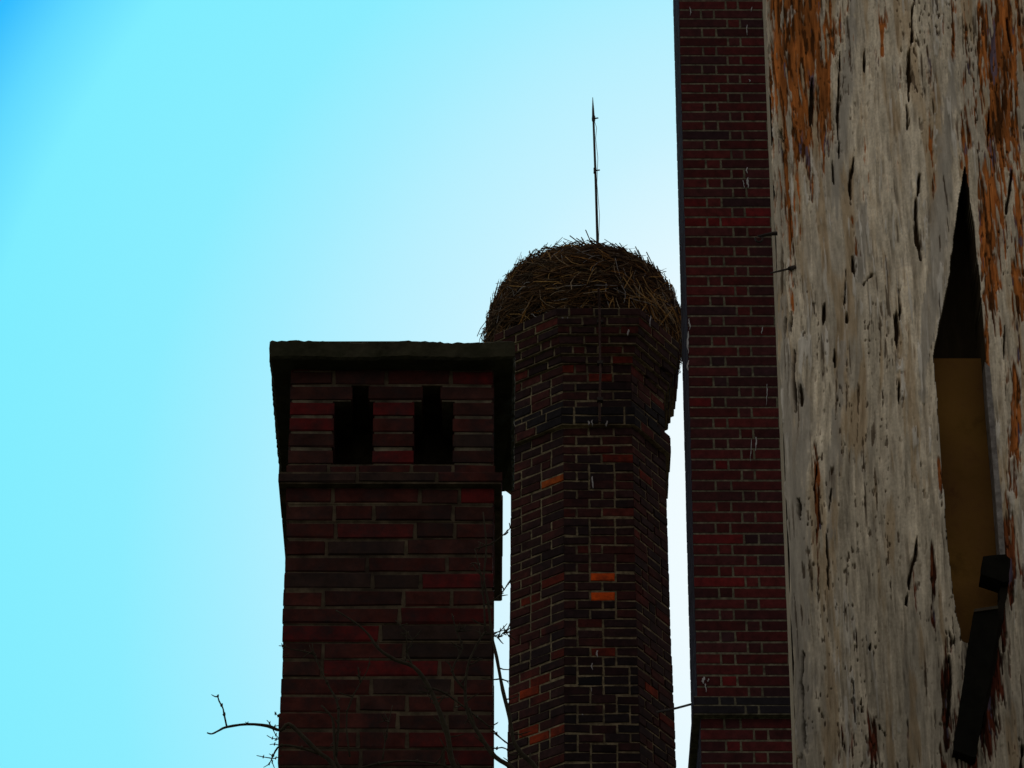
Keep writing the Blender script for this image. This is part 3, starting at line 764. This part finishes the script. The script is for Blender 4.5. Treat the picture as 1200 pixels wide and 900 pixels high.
# ================================================================== bare tree
YB = 9.8
scb = FPX / (YB * CP + (zof(700, YB) - CAMZ) * SP)
tree = thing('bare_tree', 'bare leafless tree with thin crooked branches crossing the foot of the square chimney', 'tree', (xof(640, 900, YB), YB, 0))
bark = (0.036, 0.030, 0.020)
def Q(x, y, dy=0.0): return P(x, y, YB + dy)
def smooth_path(pts, k=3):
    pts = [Vector(p) for p in pts]; out = []
    for i in range(len(pts) - 1):
        p0 = pts[max(i - 1, 0)]; p1_, p2_ = pts[i], pts[i + 1]; p3_ = pts[min(i + 2, len(pts) - 1)]
        for j in range(k):
            t = j / k
            out.append(.5 * ((2 * p1_) + (p2_ - p0) * t + (2 * p0 - 5 * p1_ + 4 * p2_ - p3_) * t * t + (3 * p1_ - p0 - 3 * p2_ + p3_) * t ** 3))
    out.append(pts[-1]); return out
def branch(name, pts, w0, w1, twigs=0, parent=tree, tl=18):
    mb = MB()
    pp = smooth_path(pts)
    rad = [(w0 + (w1 - w0) * i / (len(pp) - 1)) / 2 / scb * random.uniform(.88, 1.12) for i in range(len(pp))]
    tube(mb, pp, rad, bark, n=6)
    for i in range(3, len(pp) - 1, 4):     # buds / knots
        if w0 < 4: tube(mb, [pp[i] - Vector((0, 0, .004)), pp[i], pp[i] + Vector((.002, 0, .006))], [rad[i], rad[i] * 1.9, rad[i] * .6], bark, n=5)
    for _ in range(twigs):
        i = random.randrange(1, len(pp) - 1)
        d = (pp[i + 1] - pp[i - 1]).normalized()
        side = Vector((random.uniform(-1, 1), random.uniform(-.5, .5), random.uniform(-.6, 1))).normalized()
        l = random.uniform(.5, 1.3) * tl / scb
        a = pp[i]; dd = (d * .5 + side).normalized()
        ps = [a, a + dd * l * .4 + Vector((random.uniform(-.1, .1) * l, 0, random.uniform(-.1, .1) * l)), a + dd * l + Vector((0, 0, random.uniform(0, .25) * l))]
        tube(mb, smooth_path(ps, 2), [.0022, .002, .0016, .0013, .0008], bark, n=4)
        if random.random() < .5:
            b = ps[1]; d2 = (dd + Vector((random.uniform(-1, 1), 0, random.uniform(-1, 1)))).normalized()
            tube(mb, [b, b + d2 * l * .45], [.0015, .0007], bark, n=4)
    return mb.build(name, M_bark, parent, smooth=True)
tr0 = Q(655, 960)
branch('trunk', [(tr0.x + .10, YB, 0.0), (tr0.x + .02, YB, 1.5), (tr0.x + .06, YB + .04, 3.2), (tr0.x + .01, YB, 5.0), tr0], 44, 13)
C4 = lambda zx, zy, dy=0.0: Q(230 + zx / 3, 600 + zy / 3, dy)
branch('branch', [tr0, Q(630, 903), Q(612, 884), Q(602, 868), Q(597, 840), Q(589, 808), Q(582, 770), Q(576, 742), Q(572, 705), Q(567, 678), Q(570, 640), Q(566, 600)], 6.5, 1.4, 12)
branch('branch', [tr0, Q(620, 925), C4(1110, 900), C4(1050, 860), C4(1000, 790), C4(960, 720), C4(945, 640), C4(955, 540), C4(985, 470), C4(1015, 420)], 7, 1.6, 12)
branch('branch', [tr0, Q(600, 935), Q(560, 925), C4(905, 890), C4(885, 790), C4(850, 690), C4(815, 610), C4(765, 545), C4(700, 520), C4(640, 480), C4(605, 430), C4(560, 390), C4(490, 345)], 9, 1.5, 16)
branch('branch', [C4(760, 540), C4(740, 490), C4(760, 450), C4(700, 380)], 2.6, 1, 6)
branch('branch', [tr0, Q(560, 945), Q(450, 935), C4(545, 930), C4(492, 880), C4(485, 790), C4(478, 725), C4(440, 680)], 7, 1.8, 8)
branch('branch', [C4(492, 860), C4(500, 690), C4(470, 620), C4(440, 560), C4(412, 490), C4(408, 460)], 3, 1.2, 8)
branch('branch', [tr0, Q(520, 960), Q(420, 940), C4(480, 885), C4(430, 845), C4(375, 790), C4(325, 745), C4(297, 768), C4(250, 752), C4(180, 746), C4(107, 756), C4(80, 768), C4(55, 780), C4(38, 776)], 7, 1.5, 0)
branch('branch', [C4(107, 754), C4(98, 712), C4(93, 688), C4(80, 664), C4(75, 643)], 2.2, 1.4, 1, tl=8)
branch('branch', [C4(430, 850), C4(370, 830), C4(310, 820), C4(285, 830), C4(266, 866)], 3, 1.8, 0)
for (a, b) in (((266, 866), (212, 856)), ((266, 866), (236, 898)), ((266, 866), (275, 900)), ((266, 866), (256, 850)), ((266, 866), (300, 856)), ((268, 762), (248, 732)), ((268, 762), (292, 750)), ((270, 765), (296, 802)), ((292, 798), (248, 785)), ((292, 798), (276, 804)),
               ((300, 822), (258, 818)), ((300, 728), (280, 707)), ((282, 710), (276, 702)), ((182, 748), (172, 738)), ((330, 480), (290, 470)), ((306, 472), (300, 462)), ((306, 472), (303, 480)), ((325, 500), (308, 502))):
    pa, pb = C4(*a), C4(*b)
    branch('twig', [pa, (pa + pb) / 2 + Vector((random.uniform(-.004, .004), 0, random.uniform(-.004, .004))), pb], 1.3, .8, 0)
branch('branch', [C4(420, 500), C4(380, 490), C4(330, 482)], 1.8, 1.2, 0)
branch('branch', [C4(940, 620), C4(900, 560), C4(935, 480), C4(915, 420), C4(898, 355)], 2.8, 1.1, 7)
branch('branch', [C4(830, 620), C4(880, 640), C4(960, 700), C4(1030, 755), C4(1065, 790), C4(1095, 815)], 2.6, 1.4, 4)
branch('branch', [C4(960, 690), C4(1000, 800), C4(1045, 830), C4(1075, 828), C4(1100, 838)], 2.4, 1.2, 0)
branch('branch', [C4(1015, 420), C4(1060, 440), C4(1085, 420), C4(1100, 440)], 1.6, .9, 12, tl=11)
branch('branch', [C4(1010, 330), C4(1060, 300), C4(1090, 262), C4(1104, 238)], 1.8, 1.0, 5, tl=12)
branch('branch', [C4(980, 130), C4(1040, 110), C4(1080, 80), C4(1112, 48)], 1.8, 1.0, 5, tl=9)
branch('branch', [C4(1015, 420), C4(1012, 330), C4(1000, 220), C4(980, 130)], 2.2, 1.4, 6)
branch('branch', [C4(560, 905), C4(640, 885), C4(740, 875), C4(840, 885), C4(890, 900), C4(960, 930)], 2.6, 2, 4)
branch('branch', [C4(655, 870), C4(670, 770), C4(690, 680)], 1.8, .9, 4)
branch('branch', [C4(540, 860), C4(530, 700), C4(600, 560), C4(610, 510)], 2, .9, 5)
